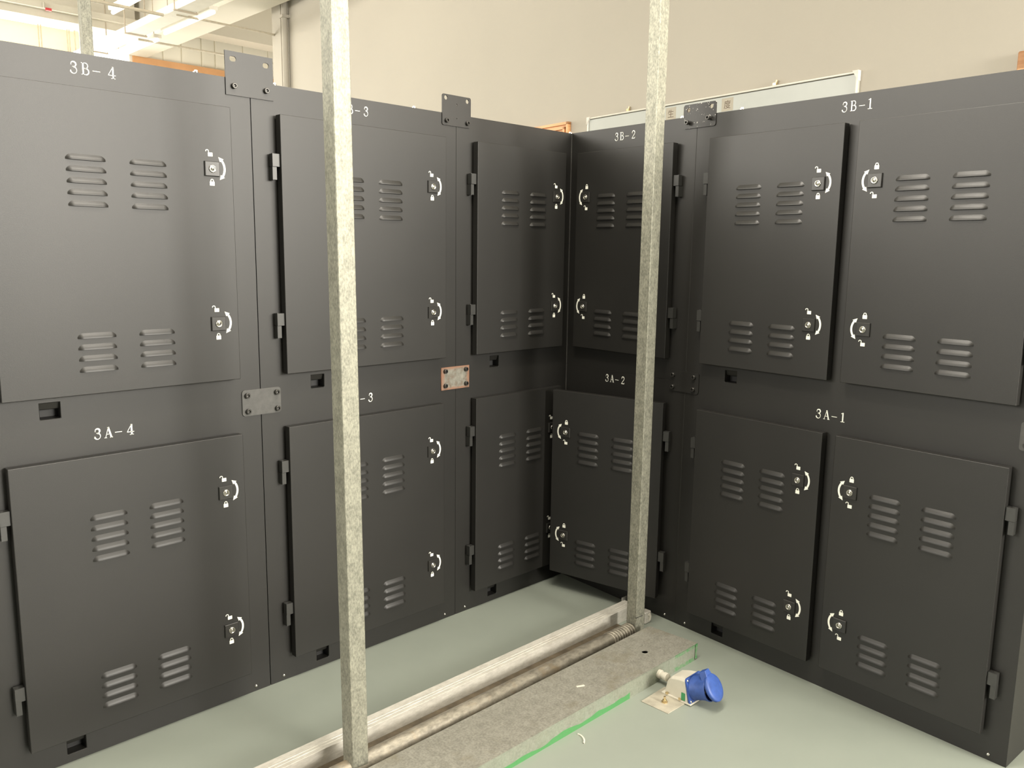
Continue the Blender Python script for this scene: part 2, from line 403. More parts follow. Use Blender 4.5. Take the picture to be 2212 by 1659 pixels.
R_ = .0345
o_, i_ = arc(0, 0, R_, R_, 38, -34, 14), arc(0, 0, R_ - .0052, R_ - .0052, -34, 38, 14)
def head(a, s):
    c, q = math.cos(math.radians(a)), math.sin(math.radians(a)); rr = R_ - .0026
    p = Vector((rr * c, rr * q)); rad = Vector((c, q)); tan = Vector((-q, c)) * s
    return [tuple(p + rad * .0058), tuple(p + tan * .0115 - rad * .0018), tuple(p - rad * .0058)]
ME_ARROW_R = me_sym([[o_ + i_], [head(37, 1)], [head(-33, -1)]], 'turn_arrow_symbol')
ME_ARROW_L = me_sym([[[(-x, z) for x, z in o_ + i_]], [[(-x, z) for x, z in head(37, 1)]], [[(-x, z) for x, z in head(-33, -1)]]], 'turn_arrow_symbol')
bm = bmesh.new()   # hinge, for a door whose hinges are on its left; x = 0 at the door edge
box(bm, -.0205, -.0008, -.0215, -.0045, .0005, .0320)
box(bm, -.0200, -.0085, -.0195, -.0002, -.0320, -.0005)
cyl(bm, (-.0150, -.0120, -.0330), (-.0150, -.0120, .0330), .0042, 12)
ME_HINGE_L = mesh_of('hinge', bm, [HINGE]); 
bm = bmesh.new(); bm.from_mesh(ME_HINGE_L)
for v_ in bm.verts: v_.co.x = -v_.co.x
ME_HINGE_R = mesh_of('hinge', bm, [HINGE])
def link(me, name, parent, loc):
    o = bpy.data.objects.new(name, me); COL.objects.link(o); o.parent = parent; o.location = loc; return o

def add_door(cab, x0, x1, z0, z1, hinge, lock_in, louv, M=None, z_base=0.0, open_deg=0.0):
    """door on a cabinet: local X right, Y into the cabinet. lock_in = lock distance from the free edge.
       louv = [centre distances from the free edge]"""
    w = x1 - x0; h = z1 - z0
    bm = bmesh.new()
    box(bm, .008, w - .008, -.0060, 0, .008, h - .008, 1)
    box(bm, 0, w, -.0280, -.0055, 0, h, 0)
    d = finish('door', bm, None, cab, mats=[CAB, BLACK], bevel=.0014, seg=3)
    base = Matrix.Translation((x0, 0, z0))
    if open_deg:
        px = (w + .0080) if hinge == 'R' else -.0080
        base = base @ Matrix.Translation((px, -.012, 0)) @ Matrix.Rotation(math.radians(open_deg), 4, 'Z') @ Matrix.Translation((-px, .012, 0))
    d.matrix_local = (M @ base) if M is not None else base
    lx = lock_in if hinge == 'R' else w - lock_in
    kind = 'n' if w < .41 and hinge == 'L' else 'w'
    for zc in (.5815, .2125):
        zz = zc - (z0 - z_base)
        link(ME_LOCKPLATE, 'lock_plate', d, (lx, -.0280, zz)); link(ME_CYL, 'lock_cylinder', d, (lx, -.0280, zz))
        if hinge == 'L':
            link(ME_OPEN, 'open_padlock_symbol', d, (lx - .0062, -.0280, zz + .0370)); link(ME_CLOSED, 'closed_padlock_symbol', d, (lx, -.0280, zz - .0310))
            link(ME_ARROW_R, 'turn_arrow_symbol', d, (lx + .0005, -.0280, zz + .0015))
        else:
            link(ME_CLOSED, 'closed_padlock_symbol', d, (lx + .001, -.0280, zz + .0350)); link(ME_OPEN, 'open_padlock_symbol', d, (lx - .0035, -.0280, zz - .0345))
            link(ME_ARROW_L, 'turn_arrow_symbol', d, (lx - .0005, -.0280, zz + .0))
    for dx in louv:
        x = dx if hinge == 'R' else w - dx
        link(LOUV[(5, kind)], 'vent_louvers', d, (x, -.0280, .5840 - (z0 - z_base)))
        link(LOUV[(4, kind)], 'vent_louvers', d, (x, -.0280, .2010 - (z0 - z_base)))
    for zc in (.6005, .1975):
        link(ME_HINGE_L if hinge == 'L' else ME_HINGE_R, 'hinge', d, (0 if hinge == 'L' else w, 0, zc - (z0 - z_base)))
    return d

def front_face(bm, w, h, slots, y=0.0):
    """grid front with rectangular cut-outs and their recesses"""
    xs = sorted({0, w} | {s[0] for s in slots} | {s[1] for s in slots}); zs = sorted({0, h} | {s[2] for s in slots} | {s[3] for s in slots})
    for a, b in zip(xs, xs[1:]):
        for c, d in zip(zs, zs[1:]):
            if any(s[0] <= a and b <= s[1] and s[2] <= c and d <= s[3] for s in slots): continue
            bm.faces.new([bm.verts.new(p) for p in ((a, y, c), (b, y, c), (b, y, d), (a, y, d))])
    for (a, b, c, d) in slots:
        q = [(a, c), (b, c), (b, d), (a, d)]
        for i in range(4):
            (x0, z0), (x1, z1) = q[i], q[(i + 1) % 4]
            bm.faces.new([bm.verts.new(p) for p in ((x0, y, z0), (x1, y, z1), (x1, y + .030, z1), (x0, y + .030, z0))])
        bm.faces.new([bm.verts.new(p) for p in ((a, y + .030, c), (b, y + .030, c), (b, y + .030, d), (a, y + .030, d))]).material_index = 1
        # folded inner lip crossing the upper half of the cut-out
        zl = c + (d - c) * .55
        bm.faces.new([bm.verts.new(p) for p in ((a, y + .012, zl), (b, y + .012, zl), (b, y + .006, d), (a, y + .006, d))])
        bm.faces.new([bm.verts.new(p) for p in ((a, y + .012, zl), (b, y + .012, zl), (b, y + .028, zl - .001), (a, y + .028, zl - .001))])

def body(cab, w, h, depth, slots, inset=.0008, side_slot=False):
    bm = bmesh.new(); front_face(bm, w, h, slots)
    for q in (((0, 0, 0), (0, depth, 0), (0, depth, h), (0, 0, h)), ((w, 0, 0), (w, 0, h), (w, depth, h), (w, depth, 0)),
              ((0, depth, 0), (w, depth, 0), (w, depth, h), (0, depth, h)), ((0, 0, h), (0, depth, h), (w, depth, h), (w, 0, h)), ((0, 0, 0), (w, 0, 0), (w, depth, 0), (0, depth, 0))):
        bm.faces.new([bm.verts.new(p) for p in q])
    bmesh.ops.remove_doubles(bm, verts=bm.verts, dist=1e-6)
    for v_ in bm.verts:
        if abs(v_.co.x) < 1e-6: v_.co.x = inset
        if abs(v_.co.x - w) < 1e-6: v_.co.x = w - inset
    return finish('body', bm, None, cab, mats=[CAB, BLACK], bevel=.0011)
def foot_screw(parent, x, z=.0145, M=None):
    p = Vector((x, 0, z)); d = Vector((0, -1, 0))
    if M is not None: p = M @ p; d = M.to_3x3() @ d
    bm = bmesh.new(); lathe(bm, [(.0042, -.0005), (.0042, .0010), (.0026, .0026), (0, .0030)], axisM(p, d), 14)
    o = finish('screw', bm, CHROME, parent, smooth=True); return o
def top_bolt(parent, x, y, h):
    bm = bmesh.new(); cyl(bm, (x, y, h - .002), (x, y, h + .0035), .0065, 18); cyl(bm, (x, y, h + .003), (x, y, h + .0070), .0042, 6)
    o = finish('top_bolt', bm, CHROME, parent); o['label'] = 'bright zinc bolt head'; return o

SLOT_Z = (.0200, .0560)
DEP = .45
def z_doors(A): return (.0700, .7245) if A else (.0700, .7294)
where = {'3B-4': 'upper, nearest at the left', '3A-4': 'lower, nearest at the left'}
def straight_cabinet(text, org, rz, w, doors, slot_xs, lab_x, label, zb, h, screws, tops, gap4=0.0, bold=.92, inset=.0008):
    A = zb == 0
    c = empty('steel_cabinet', (org[0], org[1], zb), rz)
    tag(c, label, 'cabinet', 'numbered black steel cabinets')
    body(c, w, h, DEP, [(a, b, *SLOT_Z) for a, b in slot_xs], inset)
    z0, z1 = z_doors(A)
    for (x0, x1, hinge, lk, lv) in doors: add_door(c, x0, x1, z0, z1, hinge, lk, lv)
    if text: number(c, text, lab_x, .7700 if A else .7725, bold=bold, gap4=gap4)
    for x in screws:
        if A: foot_screw(c, x)
    for x in tops:
        if not A: top_bolt(c, x, .012, h)
    return c
hA, hB = HM, HT - HM
# left bank (front in the plane y = 0, facing -y)
d4 = [(.071, .600, 'L', .053, [.2015, .3335])]
straight_cabinet('3B-4', (-1.862, 0), 0, .667, d4, [(.1475, .1890)], .2550, 'black steel cabinet printed 3B-4, upper one at the left edge of the bank', HM, hB, [], [.537], .008, inset=.0013)
straight_cabinet('3A-4', (-1.862, 0), 0, .667, d4, [(.1510, .1920)], .2540, 'black steel cabinet printed 3A-4, lower one at the left edge of the bank', 0, hA, [.6243], [], .003, 1.2, inset=.0013)
straight_cabinet('3B-3', (-1.195, 0), 0, .669, [(.064, .607, 'L', .054, [.2040, .3350])], [(.1500, .1910)], .2600, 'black steel cabinet printed 3B-3, upper one behind the left galvanised post', HM, hB, [], [.0725, .518], .004, inset=.0010)
straight_cabinet('3A-3', (-1.195, 0), 0, .669, [(.064, .599, 'L', .049, [.1960, .3270])], [(.1460, .1860)], .2620, 'black steel cabinet printed 3A-3, lower one behind the left galvanised post', 0, hA, [.0410, .6250], [], .004, 1.1, inset=.0010)
# right bank, double door cabinets (front faces the camera side, runs along dR)
oR = dR * .537
dd = [(.068, .484, 'L', .061, [.1430, .2740]), (.5215, .940, 'R', .053, [.1450, .2775])]
straight_cabinet('3B-1', (oR.x, oR.y), ROTR, .995, dd, [(.1440, .1860)], .4560, 'wide double-door black steel cabinet printed 3B-1, top right of the bank', HM, hB, [], [.146], -.002)
straight_cabinet('3A-1', (oR.x, oR.y), ROTR, .995, dd, [(.1440, .1860)], .4450, 'wide double-door black steel cabinet printed 3A-1, bottom right of the bank', 0, hA, [.0415, .9534], [], .0005, 1.05)

# corner cabinets: one L-shaped body per level, a door on either wing
MR = Matrix.Rotation(ROTR, 4, 'Z')
def corner_cabinet(text, zb, h, label, ajar, bold=1.0, labx=.2000):
    A = zb == 0
    c = empty('corner_cabinet', (0, 0, zb), 0); tag(c, label, 'cabinet', 'numbered black steel cabinets')
    bm = bmesh.new(); wl, wr = .5257, .537
    # left wing front, right wing front
    b1 = bmesh.new(); front_face(b1, wl, h, [(.1470, .1880, *SLOT_Z)]); 
    for v_ in b1.verts: v_.co.x -= wl
    me = bpy.data.meshes.new('t'); b1.to_mesh(me); b1.free(); bm.from_mesh(me); bpy.data.meshes.remove(me)
    b1 = bmesh.new(); front_face(b1, wr, h, [])
    for v_ in b1.verts: v_.co = MR @ v_.co
    me = bpy.data.meshes.new('t'); b1.to_mesh(me); b1.free(); bm.from_mesh(me); bpy.data.meshes.remove(me)
    e = dR * wr; f = e - nR * DEP
    pts = [(-wl, 0), (0, 0), (e.x, e.y), (f.x, f.y), (DEP + .03, DEP), (-wl, DEP)]
    for i in (2, 3, 4, 5):
        a, b = pts[i], pts[(i + 1) % 6]
        bm.faces.new([bm.verts.new(p) for p in ((a[0], a[1], 0), (b[0], b[1], 0), (b[0], b[1], h), (a[0], a[1], h))])
    for z in (0, h): bm.faces.new([bm.verts.new((x, y, z)) for x, y in pts])
    bmesh.ops.remove_doubles(bm, verts=bm.verts, dist=1e-6)
    finish('body', bm, None, c, mats=[CAB, BLACK], bevel=.0011)
    # bright fold line standing in the inner corner
    bm = bmesh.new(); box(bm, -.0022, .0002, -.0022, .0002, .001, h - .001)
    finish('corner_seam', bm, PLATE, c)
    z0, z1 = z_doors(A)
    add_door(c, -wl + .064, -.056, z0, z1, 'L', .047, [.1345, .2635])
    add_door(c, .058, .472, z0, z1, 'R', .0560 if ajar else .0485, [.1435, .2750] if ajar else [.1395, .2710], M=MR, open_deg=ajar)
    o = number(c, text, labx, .7700 if A else .7725, bold=bold, gap4=.004); o.matrix_local = MR
    if A: foot_screw(c, -wl + .0425); foot_screw(c, .4950, M=MR)
    else: top_bolt(c, .006, .012, h)
    if not A:
        bt = top_bolt(c, .470, .012, h); bt.matrix_local = MR
    return c
corner_cabinet('3B-2', HM, hB, 'black steel corner cabinet printed 3B-2, upper one with both doors shut', 0, .85, .2030)
corner_cabinet('3A-2', 0, hA, 'black steel corner cabinet printed 3A-2, lower one with its right door ajar', 14.6, 1.1, .1940)

# ------------------------------------------------------------------ plates joining the cabinets
def cap_bolt_mesh():
    bm = bmesh.new(); lathe(bm, [(.0068, 0), (.0068, .0072), (.0060, .0080), (.0038, .0080)], axisM((0, 0, 0), (0, -1, 0)), 24)
    lathe(bm, [(.0038, .0080), (.0038, .0035), (0, .0030)], axisM((0, 0, 0), (0, -1, 0)), 6)
    return mesh_of('bolt', bm, [BOLT])
ME_BOLT = cap_bolt_mesh()
def long_bolt_mesh():
    bm = bmesh.new(); lathe(bm, [(.0052, 0), (.0052, .006), (.0066, .0065), (.0066, .0150), (.0058, .0158), (.0036, .0158)], axisM((0, 0, 0), (0, -1, 0)), 24)
    lathe(bm, [(.0036, .0158), (.0036, .0110), (0, .0105)], axisM((0, 0, 0), (0, -1, 0)), 6)
    return mesh_of('bolt', bm, [BOLT])
ME_LBOLT = long_bolt_mesh()
def connector(label, cx, cz, w, h, r, bolts, holes, mat, right=False, th=.0032, bme=None):
    p = Vector((cx, 0, cz)) if not right else Vector((dR.x * cx, dR.y * cx, cz))
    c = empty('connector_plate', p, ROTR if right else 0); tag(c, label, 'metal plate', 'plates bolted across the cabinet seams')
    bm = shape2d([rrect(w, h, r)] + holes, th)
    finish('plate', bm, mat, c)
    for x, z in bolts: link(bme or ME_BOLT, 'bolt', c, (x, -th, z))
    return c
connector('large square-cornered plate with two oval holes rising above the seam of 3B-4', -1.196, 1.6110, .126, .1025, 0, [(-.0430, -.0295), (.0420, -.0295)], [rrect(.0175, .0125, .0062, 6, -.0425, .0335), rrect(.0170, .0125, .0062, 6, .0440, .0310)], CAB)
connector('round-cornered plate with two small diamond holes rising above the middle seam', -.5267, 1.6095, .113, .0895, .006, [(-.0410, -.0310), (.0410, -.0310)], [circ(.0066, -.0425, .0345), circ(.0066, .0425, .0330), [(-.0022, .0180), (0, .0140), (.0022, .0180), (0, .0225)], circ(.0016, 0, -.0215, 8)], CAB)
connector('paint-chipped plate rising above the seam beside 3B-1, in front of the whiteboard', .5453, 1.5995, .1180, .0700, .007, [(-.0370, -.0180), (.0400, -.0120)], [circ(.0066, -.0410, .0190), circ(.0066, .0420, .0215)], SPECK, True, .0032, ME_LBOLT)
connector('dark scratched plate with four bolts where four left cabinets meet', -1.1935, .7980, .1090, .0680, .008, [(-.0415, .0200), (.0420, .0210), (-.0400, -.0215), (.0430, -.0225)], [], PLATE)
connector('bare brown rusty plate with four bolts in the middle of the left bank', -.5295, .7968, .1155, .0715, 0, [(-.0430, .0240), (.0420, .0240), (-.0430, -.0220), (.0430, -.0220)], [], RUST)
connector('black plate with four bolts low between 3A-2 and 3A-1 cabinets', .5322, .7985, .1140, .0660, .007, [(-.0410, .0180), (.0400, .0190), (-.0410, -.0200), (.0390, -.0190)], [], CAB, True)
connector('black plate at the right edge of the photo, on the end seam', 1.5400, .7970, .1120, .0660, .007, [(-.0400, .0190), (.0400, .0190), (-.0400, -.0195), (.0400, -.0195)], [], PLATE, True)

# ------------------------------------------------------------------ galvanised frame
def post(label, x0, y0, size, h, lean=None, notch=None):
    c = empty('galvanised_post', (x0 + size / 2, y0 + size / 2, 0)); tag(c, label, 'metal post')
    s = size / 2; bm = bmesh.new(); box(bm, -s, s, -s, s, 0, h)
    o = finish('post_tube', bm, POST, c, bevel=.0022, seg=3)
    if notch:
        bm = bmesh.new(); box(bm, -s + .001, s - .010, -s - .0006, -s + .004, notch, notch + .0016); box(bm, -s - .0006, -s + .006, -s - .0006, -s + .003, notch - .0004, notch + .0018)
        finish('saw_cut', bm, BLACK, c)
    if lean: c.rotation_euler = lean
    return c
post('thick galvanised square post at the left, in front of cabinets 3B-3 and 3A-3', -1.2725, -.5225, .0415, 2.9, (0, -.0113, math.radians(-1.7)))
post('galvanised square post at the right, standing by the corner, saw-cut near its foot', -.2296, -.5220, .0398, 2.9, (0, .0015, math.radians(-3.0)), .0700)
bm = bmesh.new(); box(bm, -1.55, 0, -.046, 0, 0, .0415); 
for yy in (-.034, -.024): box(bm, -1.65, 0, yy, yy + .002, .0412, .0424)
ch = finish('floor_channel', bm, CHAN, bevel=.0016, seg=3, loc=(-.0950, -.3695, 0)); tag(ch, 'long galvanised square tube lying on the floor behind the two posts', 'metal tube')
bm = bmesh.new(); cyl(bm, (-1.55, 0, .0240), (0, 0, .0240), .0240, 32); 
for k in range(9):
    xx = -.008 - k * .012; cyl(bm, (xx - .004, -.001, .0245), (xx + .004, .001, .0245), .0250 + random.random() * .0006, 24)
pp = finish('floor_pipe', bm, PIPE, loc=(-.2345, -.5014, 0)); 
for p_ in pp.data.polygons: p_.use_smooth = len(p_.vertices) == 4 and abs(p_.normal.x) < .5
tag(pp, 'round weathered steel pipe on the floor, welded to the right post', 'metal pipe')
# flat box channel with a hole, open folded end
c = empty('box_channel', (-.1975, -.7240, 0)); tag(c, 'wide flat galvanised box channel on the floor with green paint smears', 'metal channel')
bmc = shape2d([[(-1.35, 0), (0, .000), (-.012, .165), (-.020, .168), (-1.35, .168)], circ(.0088, -.1595, .0750, 20, 1.1), circ(.0016, -.1325, .105, 8), circ(.0016, -.163, .106, 8), circ(.0014, -.105, .060, 8), circ(.0014, -.120, .048, 8)], .0020)
for v_ in bmc.verts: x, y, z = v_.co; v_.co = (x, z, .0500 + y)
box(bmc, -1.35, -.014, 0, .0020, 0, .0479); box(bmc, -1.35, -.02, .166, .168, 0, .0479); box(bmc, -.0105, .0, .0, .0020, .003, .0490)
finish('channel_sheet', bmc, TRAY, c)
bm = bmesh.new(); box(bm, -.020, -.018, .003, .165, 0, .0480); box(bm, -1.35, -.02, .003, .165, .0005, .0020); finish('inner_panel', bm, PIPE, c)
bm = bmesh.new(); box(bm, -.0120, .0120, -.003, .0, 0, .030); o = finish('angle_bracket', bm, CHAN, loc=(-.054, -.336, 0)); tag(o, 'small upright grey metal tab on the floor behind the right post', 'bracket')
bm = bmesh.new(); box(bm, -1.50, 0, -.1360, 0, 0, .0030); o = finish('steel_strip', bm, simple('dirty_brown_steel', (.085, .066, .042), .6, .2, .4, 30, .2), loc=(-.1900, -.4165, 0)); tag(o, 'dirty brown flat steel strip on the floor under the round pipe', 'metal strip')
c = empty('small_bracket', (-.108, -.466, 0)); tag(c, 'small grey block with white filler on the floor just right of the right post', 'bracket')
bm = bmesh.new(); box(bm, -.016, .016, -.013, .013, 0, .0400); finish('block', bm, CHAN, c, bevel=.004, seg=2)
bm = bmesh.new(); prism(bm, [(.002, .010), (.011, .008), (.0135, .022), (.010, .032), (.003, .034), (-.001, .028), (.004, .022)], -.0152, -.0128, axis='y'); o = finish('filler_blob', bm, IVORY, c); o['label'] = 'white filler blob'

# ------------------------------------------------------------------ socket outlet on the floor
c = empty('power_socket', (-.403, -.815, 0)); tag(c, 'blue and ivory industrial power socket bolted down beside the box channel', 'power socket')
bm = bmesh.new(); prism(bm, [(-.110, .060), (-.002, .061), (-.004, -.030), (-.108, -.026)], 0, .0022)
o = finish('base_plate', bm, BASEP, c, bevel=.0006); o['label'] = 'thin stained steel floor plate'
bm = bmesh.new(); cyl(bm, (-.0690, .0130, .002), (-.0690, .0130, .0045), .0085, 20); cyl(bm, (-.0690, .0130, .0045), (-.0690, .0130, .0095), .0060, 6); cyl(bm, (-.0690, .0130, .009), (-.0690, .0130, .0190), .0030, 12)
finish('anchor_bolt', bm, BRASS, c)
bm = bmesh.new()
def hexa(bm, rings):
    R = [[bm.verts.new(p) for p in r] for r in rings]
    bm.faces.new(R[0][::-1]); bm.faces.new(R[-1])
    for a, b in zip(R, R[1:]):
        n = len(a)
        for i in range(n): bm.faces.new((a[i], a[(i + 1) % n], b[(i + 1) % n], b[i]))
# sections along -y: (y at bottom, y at top, half width, z top)
def sec(yb, yt, hw, zt, ch=.006): return [(-hw, yb, .006), (hw, yb, .006), (hw, yt + (yb - yt) * .15, zt - ch), (hw - ch, yt, zt), (-hw + ch, yt, zt), (-hw, yt + (yb - yt) * .15, zt - ch)]
hexa(bm, [sec(.044, .036, .024, .042), sec(.030, .022, .030, .058), sec(-.016, -.004, .0325, .066), sec(-.0375, -.0235, .0350, .0690)])
finish('socket_body', bm, IVORY, c, bevel=.0016, seg=2)
bm = bmesh.new(); box(bm, -.036, .036, -.047, .047, .0020, .0068); finish('mounting_flange', bm, IVORY, c, bevel=.0012, seg=2)
bm = bmesh.new(); lathe(bm, [(0, 0), (.0125, 0), (.0125, .010), (.0095, .012), (.0095, .020), (.0115, .021), (.0115, .034), (0, .036)], axisM((.013, .0925, .0240), (-.10, -1, .05)), 20)
finish('cable_gland', bm, IVORY, c, smooth=False)
for (x, y) in ((-.0345, .030), (-.0345, -.012)):
    bm = bmesh.new(); cyl(bm, (x, y, .0065), (x, y, .0105), .0045, 14); finish('screw', bm, BRASS, c)
nF = Vector((0, -.970, .243)).normalized(); cF = Vector((0, -.0325, .0375)); upF = Vector((0, .243, .970)).normalized()
MF = Matrix(((1, 0, 0, cF.x), (0, upF.y, -nF.y * -1, cF.y), (0, upF.z, nF.z, cF.z), (0, 0, 0, 1)))
MF = Matrix.Translation(cF) @ Matrix((Vector((1, 0, 0)), upF, nF)).transposed().to_4x4()
bm = bmesh.new()
lp = rrect(.0710, .0690, .007, 4); lo = [bm.verts.new(MF @ Vector((x, z, 0))) for x, z in lp]; hi = [bm.verts.new(MF @ Vector((x, z, .0045))) for x, z in lp]
bm.faces.new(lo[::-1]); bm.faces.new(hi)
for i in range(len(lp)): bm.faces.new((lo[i], lo[(i + 1) % len(lp)], hi[(i + 1) % len(lp)], hi[i]))
finish('blue_faceplate', bm, BLUE, c)
for x, z in ((-.029, .028), (.029, .028), (-.029, -.028), (.029, -.028)):
    bm = bmesh.new(); lathe(bm, [(.0034, .0040), (.0034, .0060), (.0018, .0070), (0, .0070)], MF @ Matrix.Translation((x, z, 0)), 14); finish('screw', bm, CHROME, c, smooth=True)
nH = Vector((.06, -.955, .29)).normalized(); MH = axisM(cF + nF * .004, nH)
bm = bmesh.new(); lathe(bm, [(.0335, -.004), (.0315, .010), (.0308, .030), (.0330, .044), (.0330, .047), (.0300, .047), (.0285, .030), (.0285, .004), (0, .004)], MH, 40)
finish('socket_collar', bm, BLUE, c, smooth=True)
bm = bmesh.new()
for dx, dy in ((0, .012), (-.011, -.007), (.011, -.007)): cyl(bm, MH @ Vector((dx, dy, .004)), MH @ Vector((dx, dy, .034)), .0035, 12)
finish('contact_pin', bm, BRASS, c)
nL = Vector((.13, -.84, .53)).normalized(); 
top = MH @ Vector((0, 0, .047)) + Vector((0, .0, 0)); upL = (upF - nL * upF.dot(nL)).normalized(); hingeP = MH @ Vector((0, 0, .046)) + upL * .034
cL = hingeP - upL * .0335 + nL * .006
ML = Matrix.Translation(cL) @ Matrix((upL.cross(nL), upL, nL)).transposed().to_4x4()
bm = bmesh.new(); lathe(bm, [(0, 0), (.0345, 0), (.0365, .002), (.0365, .0085), (.0345, .0110), (.026, .0122), (0, .0126)], ML, 40)
finish('hinged_lid', bm, BLUE, c, smooth=True, bevel=0)
bm = bmesh.new(); prism(bm, [(-.017, .026), (.017, .026), (.011, .049), (-.011, .049)], -.012, .009)
bmesh.ops.transform(bm, matrix=ML, verts=bm.verts); finish('lid_hinge', bm, BLUE, c, bevel=.002, seg=2)
bm = bmesh.new(); box(bm, -.0354, -.0350, -.028, -.016, .009, .030); o = finish('paint_smear', bm, GREENP, c); o['label'] = 'green paint smear'

# small litter
bm = bmesh.new(); box(bm, -.013, .010, -.003, .003, 0, .0012); o = finish('white_chip', bm, IVORY, loc=(-.6393, -.6489, .0500)); o.rotation_euler = (0, 0, -.45); tag(o, 'white plastic chip lying on top of the flat box channel', 'litter')
bm = bmesh.new(); prev = None
for i in range(15):
    a = math.radians(-75 + 150 * i / 14); x = .012 * math.cos(a); y = .022 * math.sin(a)
    cur = [bm.verts.new((x, y, 0)), bm.verts.new((x, y, .0022)), bm.verts.new((x - .003 * math.cos(a) - .001, y * .88, .0022)), bm.verts.new((x - .003 * math.cos(a) - .001, y * .88, 0))]
    if prev:
        for k in range(4): bm.faces.new((prev[k], prev[(k + 1) % 4], cur[(k + 1) % 4], cur[k]))
    prev = cur
o = finish('white_curl', bm, IVORY, loc=(-.7660, -.7560, 0)); o.rotation_euler = (0, 0, -.5); tag(o, 'curled white shaving on the floor in front of the box channel', 'litter')

# ------------------------------------------------------------------ room: floor, long wall, its fittings
bm = bmesh.new(); box(bm, -12, 12, -9, 11, -.1, 0); struct('floor', bm, FLOOR)
wB = Vector((1.776, -.2142, 0)); wd = Vector((.123334, .992365, 0)); wn = Vector((-wd.y, wd.x, 0))   # wn: towards the room
WR = math.atan2(wd.y, wd.x)
MW = Matrix.Translation(wB) @ Matrix((-wd, -wn, Vector((0, 0, 1)))).transposed().to_4x4()  # local x = right along wall as seen, y = into wall
def onwall(o): o.matrix_world = MW; return o
bm = bmesh.new(); box(bm, -6.72, 8.0, 0, .24, 0, 4.6); onwall(struct('wall_right', bm, WALL))
bm = bmesh.new(); box(bm, -7.012, -6.765, -.05, .24, 0, 4.6); onwall(struct('trim_1', bm, WALL, bevel=.004))
c = empty('wall_conduit', (0, 0, 0)); c.matrix_world = MW @ Matrix.Translation((-6.675, 0, 0)); tag(c, 'slim cream pipe running up the wall beside its left end', 'pipe')
bm = bmesh.new(); cyl(bm, (0, -.045, 0), (0, -.045, 4.6), .032, 20); o = finish('pipe', bm, WALL, c)
bm = bmesh.new(); box(bm, -.06, .06, -.012, .0, 3.62, 3.65); box(bm, -.04, .04, -.085, -.01, 3.62, 3.65); finish('clamp', bm, WALL, c)
# door with moulded timber frame, only its head shows
c = empty('door_1', (0, 0, 0)); c.matrix_world = MW; c['kind'] = 'structure'
bm = bmesh.new()
for i, (a, t) in enumerate(((0, .030), (.017, .018), (.030, .034), (.046, .020), (.058, .030))):
    b = (0, .017, .030, .046, .058, .074)[i + 1]
    xr = -2.049
    box(bm, -3.05 + a, xr - a, -t, .001, 2.047 - b, 2.047 - a)
    box(bm, xr - b, xr - a, -t, .001, 0, 2.047 - a); box(bm, -3.05 + a, -3.05 + b, -t, .001, 0, 2.047 - a)
finish('door_frame', bm, WOOD, c)
bm = bmesh.new(); box(bm, -2.98, -2.122, -.008, .001, 0, 1.975); finish('door_leaf', bm, simple('brown_door_leaf', (.42, .33, .30), .5, 0, .06, 5), c)
c = empty('door_2', (0, 0, 0)); c.matrix_world = MW; c['kind'] = 'structure'
bm = bmesh.new(); box(bm, .693, .763, -.03, .001, 0, 2.012); box(bm, .693, 1.75, -.03, .001, 1.94, 2.012); box(bm, 1.68, 1.75, -.03, .001, 0, 2.012); finish('door_frame', bm, WOOD, c, bevel=.004)
bm = bmesh.new(); box(bm, .763, 1.68, -.01, .001, 0, 1.94); finish('door_leaf', bm, WOOD, c)
# whiteboard
c = empty('whiteboard', (0, 0, 0)); c.matrix_world = MW @ Matrix.Translation((-.935, 0, 1.45)); tag(c, 'long whiteboard with a thin pale metal frame on the cream wall', 'whiteboard')
bm = bmesh.new(); box(bm, -.920, .920, -.014, -.001, -.585, .585); finish('board', bm, BOARD, c)
bm = bmesh.new()
for q in ((-.935, .935, .588, .600), (-.935, .935, -.600, -.588)): box(bm, q[0], q[1], -.020, 0, q[2], q[3])
for q in ((-.935, -.923), (.923, .935)): box(bm, q[0], q[1], -.022, 0, -.582, .582)
finish('frame', bm, ALU, c, bevel=.004, seg=2)
for s in (-1, 1):
    bm = bmesh.new(); prism(bm, [(s * .936, .602), (s * .936, .555), (s * .905, .602)], -.025, -.0005, axis='y'); o = finish('corner_piece', bm, simple('grey_corner_plastic', (.55, .52, .47), .5), c)
for x in (-.575, .472):
    bm = bmesh.new(); box(bm, x - .010, x + .010, -.018, -.003, .598, .612); cyl(bm, (x + .004, -.012, .606), (x + .012, -.012, .624), .006, 10); o = finish('hanging_clip', bm, BRASS, c)
def hanzi(ch):
    cu = bpy.data.curves.new('t', 'FONT'); cu.body = ch; cu.size = .058; cu.align_x = 'CENTER'; cu.align_y = 'CENTER'; cu.extrude = .0003
    o = bpy.data.objects.new('t', cu); COL.objects.link(o)
    dg = bpy.context.evaluated_depsgraph_get(); me = bpy.data.meshes.new_from_object(o.evaluated_get(dg))
    bm = bmesh.new(); bm.from_mesh(me)
    xs = [v.co.x for v in bm.verts] or [0]; ys = [v.co.y for v in bm.verts] or [0]
    mx, my = (min(xs) + max(xs)) / 2, (min(ys) + max(ys)) / 2; s = .043 / max(max(ys) - min(ys), .01)
    for v in bm.verts: x, y, z = v.co; v.co = ((x - mx) * s, -.0008 - z, (y - my) * s)
    bpy.data.objects.remove(o); bpy.data.curves.remove(cu); bpy.data.meshes.remove(me)
    return bm
